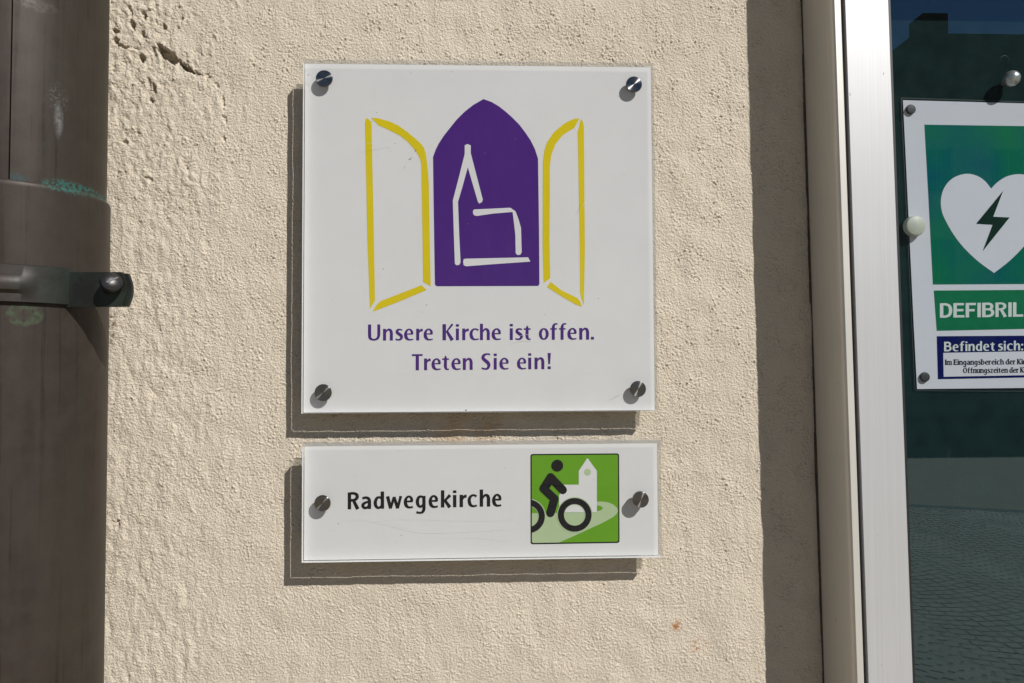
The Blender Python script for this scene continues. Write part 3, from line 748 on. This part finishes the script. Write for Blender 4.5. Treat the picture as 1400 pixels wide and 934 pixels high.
# ---- defibrillator notice
PAPER = simple('poster_paper', (0.62, 0.62, 0.68), 0.45, var=0.02, scale=18, **INK)
LAM = clear('laminate_film', (0.9, 0.9, 0.9, 1), 0.06, 0.12, (0.03, 0.01, 0.006))
def pg():
    t = NT('green_print'); c = t.coords(); n = t.noise(c, 11, 3); n2 = t.noise(c, 500, 3, 0.6)
    col = t.mix(t.ramp(n, (0.47, 0.0), (0.72, 1.0)), lin(20, 108, 72), lin(14, 82, 98))
    col = t.mix(t.ramp(n2, (0.62, 0.0), (0.76, 0.35)), col, lin(90, 150, 130)); t.pbr(col, 0.4, **INK); return t.m
PG = pg(); PG2 = simple('green_print_plain', lin(22, 108, 72), 0.4, var=0.08, scale=80, **INK)
PB = simple('blue_print', lin(20, 26, 84), 0.4, **INK); PW_ = simple('white_print', (0.60, 0.64, 0.63), 0.45, var=0.02, **INK)
PBLK = simple('black_print', (0.012, 0.012, 0.02), 0.45, **INK); PDK = simple('lightning_print', lin(18, 44, 34), 0.4, **INK)
NY = BY - 0.0016
no = B(1253, 532, NY)
notice = thing('defibrillator_notice', 'laminated green and white "DEFIBRILLATOR" notice with heart pinned inside the show case', 'poster', (no.x, NY, no.z))
lam = poly_px('laminate_film', [rrect((1231.5,133.5),(1494,142),(1488,536),(1250.5,534.5), 3.5)], NY + .0006, LAM, notice)
SLV = simple('sleeve_edge', (0.045, 0.060, 0.060), 0.35)
def outline(pts, wpx):
    cx_o = sum(p[0] for p in pts)/len(pts); cy_o = sum(p[1] for p in pts)/len(pts); out = []
    for k in range(len(pts)):
        a, b = pts[k-1], pts[k]
        sh = lambda p: (p[0] + wpx*(1 if p[0] < cx_o else -1), p[1] + wpx*(1 if p[1] < cy_o else -1))
        out.append([a, b, sh(b), sh(a)])
    return out
poly_px('sleeve_edge', outline(rrect((1231.5,133.5),(1494,142),(1488,536),(1250.5,534.5), 3.5), 0.8), NY + .0004, SLV, notice)
poly_px('paper', [[(1234.5,137),(1238.3,215),(1244,335),(1249,440),(1253.8,532),(1400,530.5),(1484,531),(1489,146),(1400,141.5)]], NY, PAPER, notice)
l1, l2, l3 = NY - .00015, NY - .0003, NY - .00045
poly_px('green_panel', [[(1264,170.5),(1269.5,270),(1275.6,389),(1459,388),(1463,175),(1400,172.5)]], l1, PG, notice)
poly_px('green_panel', [[(1276.8,397.3),(1280.8,452.3),(1458,448.5),(1459,396)]], l1, PG2, notice)
poly_px('blue_panel', [[(1280.8,459.8),(1282.4,518.5),(1458,515),(1458,458.6)]], l1, PB, notice)
poly_px('white_panel', [[(1289.6,482.5),(1290.2,515.2),(1453,512),(1453,479.5)]], l2, PAPER, notice)
hl = [(1355,258),(1347.5,248.5),(1337,241),(1323,237.6),(1309,240.5),(1297.5,248),(1289.5,260),(1286.3,275),(1288,290),(1294,304),(1304,321),(1318,339),(1338,358),(1359,373.2)]
hr = [(1380,357),(1399,338),(1414,319),(1424,302),(1429,288),(1429.5,273),(1425.5,259),(1417,247),(1405,240),(1391,238.2),(1376,241.5),(1364,249)]
sm = lambda L: [(q[0], q[1]) for q in curve([(a_, b_, 1) for a_, b_ in L], 4)]
poly_px('heart', [sm(hl) + sm([(1359.5,373)] + hr + [(1355.3,257.6)])[1:-1]], l2, PAPER, notice)
poly_px('lightning_bolt', [[(1371.5,261),(1358,296.4),(1380.4,297.4),(1343.6,343.4),(1357.2,307.4),(1334.6,306)]], l3, PDK, notice)
letter_mesh('lettering', flow('DEFIBRILLATOR', 1285, 1399, 434.5, 433, 0.143, 10, n_vis=8), l2, PW_, notice, 1.0)
letter_mesh('lettering', flow('Befindet sich:', 1290.8, 1398.8, 480.5, 479, 0.0945, 15, 30), l2, PW_, notice, 0.9, 3)
letter_mesh('lettering', flow('Im Eingangsbereich der Kirche', 1292.3, 1402, 499, 498, 0.053, 13, 34, n_vis=26), l3, PBLK, notice, 0.95, 3, True)
letter_mesh('lettering', flow('Öffnungszeiten der Kirche', 1316.7, 1402, 510.2, 509.4, 0.053, 13, 34, n_vis=21), l3, PBLK, notice, 0.95, 3, True)

def magnet(name, label, u, v, r, hgt, y0, mat, dome=0.0, group='pins and magnets on the green board', cat='magnet'):
    p = B(u, v, y0 - hgt); bm = bmesh.new()
    pr_ = [(r*0.93, 0.0), (r, 0.0006), (r, hgt*0.55)]
    for k in range(1, 7): a = math.pi/2*k/6*0.93; pr_.append((r*(1 - dome) + (r*dome)*math.cos(a) if dome < 1 else r*math.cos(a), hgt*0.55 + hgt*0.45*math.sin(a)))
    lathe(bm, pr_, (0, 0, 0), n=44); o = from_bm(name, bm, mat, None, True); o.location = (p.x, y0, p.z)
    return tag(o, label, cat, group)
CREAM = simple('cream_plastic', (0.50, 0.51, 0.42), 0.45, var=0.08, scale=300); GREYM = simple('grey_metal_head', (0.05, 0.052, 0.052), 0.55, 0.3, var=0.3, scale=900)
CHROME = simple('worn_chrome', (0.62, 0.62, 0.60), 0.32, 0.75, var=0.35, scale=420, bump=0.3)
magnet('magnet', 'round cream magnet holding the left edge of the defibrillator notice', 1253, 308.5, 0.0088, 0.0060, NY-.0002, CREAM, 0.12)
magnet('drawing_pin', 'small grey pin at the upper left corner of the notice', 1246.3, 149.0, 0.0042, 0.0022, NY-.0002, GREYM, 0.25, cat='pin')
magnet('drawing_pin', 'small grey pin at the lower left corner of the notice', 1265.5, 515.6, 0.0042, 0.0022, NY-.0002, GREYM, 0.25, cat='pin')
# silver knob
p = B(1387, 105.5, BY-.014); bm = bmesh.new()
lathe(bm, [(0.0022,0),(0.0022,0.005)] + [(0.0068*math.sin(a), 0.0105 - 0.0068*math.cos(a)) for a in [math.pi*(0.16 + 0.82*k/14) for k in range(15)]], (0,0,0), n=44)
kn = from_bm('silver_knob', bm, CHROME, None, True); kn.location = (p.x, BY, p.z)
tag(kn, 'round silver ball pin on the green board above the notice', 'pin', 'pins and magnets on the green board')

# ================================================================== DOWNPIPE
RP = 0.060; AX_Y = -0.086
s_ = B(147.5, 180, AX_Y + 0.0)                # silhouette of the upper length
d = Vector((s_.x - CAM.x, AX_Y - CAM.y, 0)); ang = math.atan2(d.x, d.y)
# tangent line: axis lies RP to the left of the sight line
AX = s_.x - RP/math.cos(ang)
PIPE = (AX, AX_Y, Z0 - 0.2)
def surf(u, v, r):                 # point on a pipe of radius r seen at pixel (u, v)
    d = FW + RT*((u - PW/2)/F_PX) + UP*((PH/2 - v)/F_PX)
    ox, oy = CAM.x - AX, CAM.y - AX_Y
    a = d.x**2 + d.y**2; b = 2*(ox*d.x + oy*d.y); c = ox*ox + oy*oy - r*r
    return CAM + d*((-b - math.sqrt(max(0, b*b - 4*a*c)))/(2*a))
COPPER = copper()
pipe = thing('copper_downpipe', 'dark brown copper downpipe with green patina at its joint, left of the signs', 'downpipe', PIPE)
# height of the joint: front of the sleeve seen at y = 246 near x = 25
zj = surf(25, 247, RP).z
def tube(name, r, z0, z1, mat, parent, n=128, lip=0.0):
    bm = bmesh.new(); rings = []
    prof = [(r, z0), (r, z1-0.004)] + ([(r, z1-0.002), (r-0.0006, z1-0.0006), (r-0.0012, z1), (r-0.0035, z1)] if lip else [(r, z1)])
    zz = []
    for rr, z in prof:
        rings.append([bm.verts.new((rr*math.cos(2*math.pi*k/n), rr*math.sin(2*math.pi*k/n), z - PIPE[2])) for k in range(n)])
    for a, b in zip(rings, rings[1:]):
        for k in range(n): bm.faces.new((a[k], a[(k+1) % n], b[(k+1) % n], b[k]))
    o = from_bm(name, bm, mat, None, True); o.parent = parent; return o
up_ = tube('upper_pipe', RP, zj - 0.03, 4.4, COPPER, pipe)
dn_ = tube('lower_pipe', RP + 0.0028, 0.03, zj, COPPER, pipe, lip=1)
# folded lock seam on the upper length
def arc_strip(name, r0, r1, a0, a1, z0, z1, mat, parent, n=14, bev=0):
    bm = bmesh.new(); g = []
    for r in (r0, r1):
        g.append([[bm.verts.new((r*math.sin(a0 + (a1-a0)*k/n), -r*math.cos(a0 + (a1-a0)*k/n), z - PIPE[2])) for k in range(n+1)] for z in (z0, z1)])
    for k in range(n):
        bm.faces.new((g[1][0][k], g[1][0][k+1], g[1][1][k+1], g[1][1][k])); bm.faces.new((g[0][0][k+1], g[0][0][k], g[0][1][k], g[0][1][k+1]))
        bm.faces.new((g[0][0][k], g[0][0][k+1], g[1][0][k+1], g[1][0][k])); bm.faces.new((g[0][1][k+1], g[0][1][k], g[1][1][k], g[1][1][k+1]))
    for k in (0, n): bm.faces.new((g[0][0][k], g[1][0][k], g[1][1][k], g[0][1][k]))
    o = from_bm(name, bm, mat, None, True, bev, 2, 50); o.parent = parent; return o
def ang_at(u, v, r):               # angle on a pipe of radius r (0 faces the viewer) seen at pixel u
    d = FW + RT*((u - PW/2)/F_PX) + UP*((PH/2 - v)/F_PX)
    ox, oy = CAM.x - AX, CAM.y - AX_Y
    a = d.x**2 + d.y**2; b = 2*(ox*d.x + oy*d.y); c = ox*ox + oy*oy - r*r
    s = (-b - math.sqrt(max(0, b*b - 4*a*c)))/(2*a); return math.atan2(ox + d.x*s, -(oy + d.y*s))
a0, a1 = ang_at(16, 120, RP), ang_at(31, 120, RP)
arc_strip('lock_seam', RP - 0.001, RP + 0.0016, a0, a1, zj - 0.002, 4.4, COPPER, up_, 6, 0.0006)
arc_strip('seam_gap', RP - 0.001, RP + 0.0004, a0 - 0.014, a0 - 0.001, zj, 4.4, simple('seam_shadow_gap', (0.006, 0.005, 0.004), 0.9, **INK), up_, 2)
# clamp
def oxid():
    t = NT('oxidised_bracket'); c = t.coords(); a = t.noise(c, 45, 5, 0.6)
    sx = t.n('SeparateXYZ'); g = t.n('TexCoord'); t.t.links.new(g.outputs['Object'], sx.inputs[0])
    blue = t.math('MULTIPLY', t.math('SUBTRACT', sx.outputs[0], 0.030), 45.0, True)
    col = t.mix(t.ramp(a, (0.3, 0.0), (0.7, 1.0)), (0.022, 0.016, 0.013, 1), (0.040, 0.030, 0.026, 1))
    col = t.mix(blue, col, t.mix(t.ramp(a, (0.4, 0.0), (0.65, 1.0)), (0.011, 0.011, 0.009, 1), (0.020, 0.027, 0.020, 1)))
    t.pbr(col, 0.52, 0.3, t.bump(t.noise(c, 300, 4), 0.15, 0.0006)); return t.m
OX = oxid()
rc = RP + 0.0050
zc1 = surf(20, 361, rc).z; zc0 = surf(20, 413.5, rc).z; zc = (zc0 + zc1)/2
clamp = tag(bpy.data.objects.new('tmp', None))
ring_prof = []
NPRO = [(zc0, 0), (zc0+.0006, .0010), (zc0 + 0.006, .0010), (zc0 + 0.0085, .0036), (zc0+.0125, .0042), (zc0+.0165, .0034), (zc0+.019, .0010), (zc1-.0006, .0010), (zc1, 0)]
bm = bmesh.new(); n = 96; A0, A1 = math.radians(-88), math.radians(62)
g = []
for z, dr in NPRO + [(zc1, -.0022), (zc0, -.0022)]:
    row = []
    for k in range(n+1):
        a = A0 + (A1-A0)*k/n; f = max(0, min(1, (math.radians(44) - a)/math.radians(10)))      # the bead fades before the ear
        r = rc + (dr if dr <= .0010 else .0010 + (dr-.0010)*f); row.append(bm.verts.new((r*math.sin(a), -r*math.cos(a), z - PIPE[2])))
    g.append(row)
for i in range(len(g)):
    j = (i+1) % len(g)
    for k in range(n): bm.faces.new((g[i][k], g[i][k+1], g[j][k+1], g[j][k]))
bm.faces.new([r[0] for r in g]); bm.faces.new([r[-1] for r in g][::-1])
strap = from_bm('clamp_strap', bm, OX, None, True); strap.parent = pipe
# ears: two plates bolted together, rounded outer end
def ear(name, y0, y1, x0, x1, zt, zb, bulge, mat, parent):
    bm = bmesh.new(); pts = [(x0, zb), (x0, zt), (x1 - 0.002, zt)]
    for k in range(1, 10): s = k/10; pts.append((x1 - 0.002 + bulge*math.sin(math.pi*s), zt + (zb-zt)*s))
    pts.append((x1 - 0.002, zb))
    a = [bm.verts.new((x - AX, y0 - AX_Y, z - PIPE[2])) for x, z in pts]; b = [bm.verts.new((x - AX, y1 - AX_Y, z - PIPE[2])) for x, z in pts]
    bm.faces.new(a); bm.faces.new(b[::-1])
    for i in range(len(pts)): j = (i+1) % len(pts); bm.faces.new((a[j], a[i], b[i], b[j]))
    o = from_bm(name, bm, mat, None, True, 0.0007, 2); o.parent = parent; return o
EY = AX_Y - rc*math.cos(A1) - 0.001
xe0 = AX + rc*math.sin(A1) - 0.004
ez1 = B(150, 372, EY).z; ez0 = B(150, 419.5, EY).z
ear('clamp_ear', EY, EY + 0.0030, xe0, B(170, 395, EY).x, ez1, ez0, 0.003, OX, pipe)
ear('clamp_ear', EY + 0.0034, EY + 0.0066, xe0 + .004, B(178, 395, EY+.003).x, ez1 - 0.0006, ez0 + 0.0004, 0.003, OX, pipe)
# slotted bolt standing off the ear
pb = B(139, 391, EY - 0.011)
bm = bmesh.new()
lathe(bm, [(0.0042, -0.012), (0.0042, 0.0062)], (0, 0, 0), n=24)
lathe(bm, [(0.0050, 0.0058), (0.0069, 0.0062), (0.0074, 0.0078), (0.0069, 0.0096), (0.0052, 0.0108), (0.0028, 0.0115), (0.0010, 0.0117)], (0, 0, 0), n=36)
bolt = from_bm('clamp_bolt', bm, simple('bolt_metal', (0.045, 0.044, 0.044), 0.38, 0.7, var=0.25, scale=300), None, True)
bolt.parent = pipe; bolt.location = Vector((pb.x, EY, pb.z)) - Vector(PIPE); bolt.rotation_euler = (math.radians(-22), 0, math.radians(34))
bm = bmesh.new(); bx(bm, -0.0042, 0.0042, -0.0119, -0.0108, -0.0006, 0.0006)
slot = from_bm('bolt_slot', bm, RUB, None); slot.parent = bolt; slot.rotation_euler = (0, math.radians(-32), 0)
bm = bmesh.new(); lathe(bm, [(0.0065, -0.0102), (0.0065, -0.0068)], (0, 0, 0), n=6)
nut = from_bm('clamp_nut', bm, OX, None); nut.parent = pipe; nut.location = bolt.location
bpy.context.view_layer.update()
print('wall tris', nf*2)
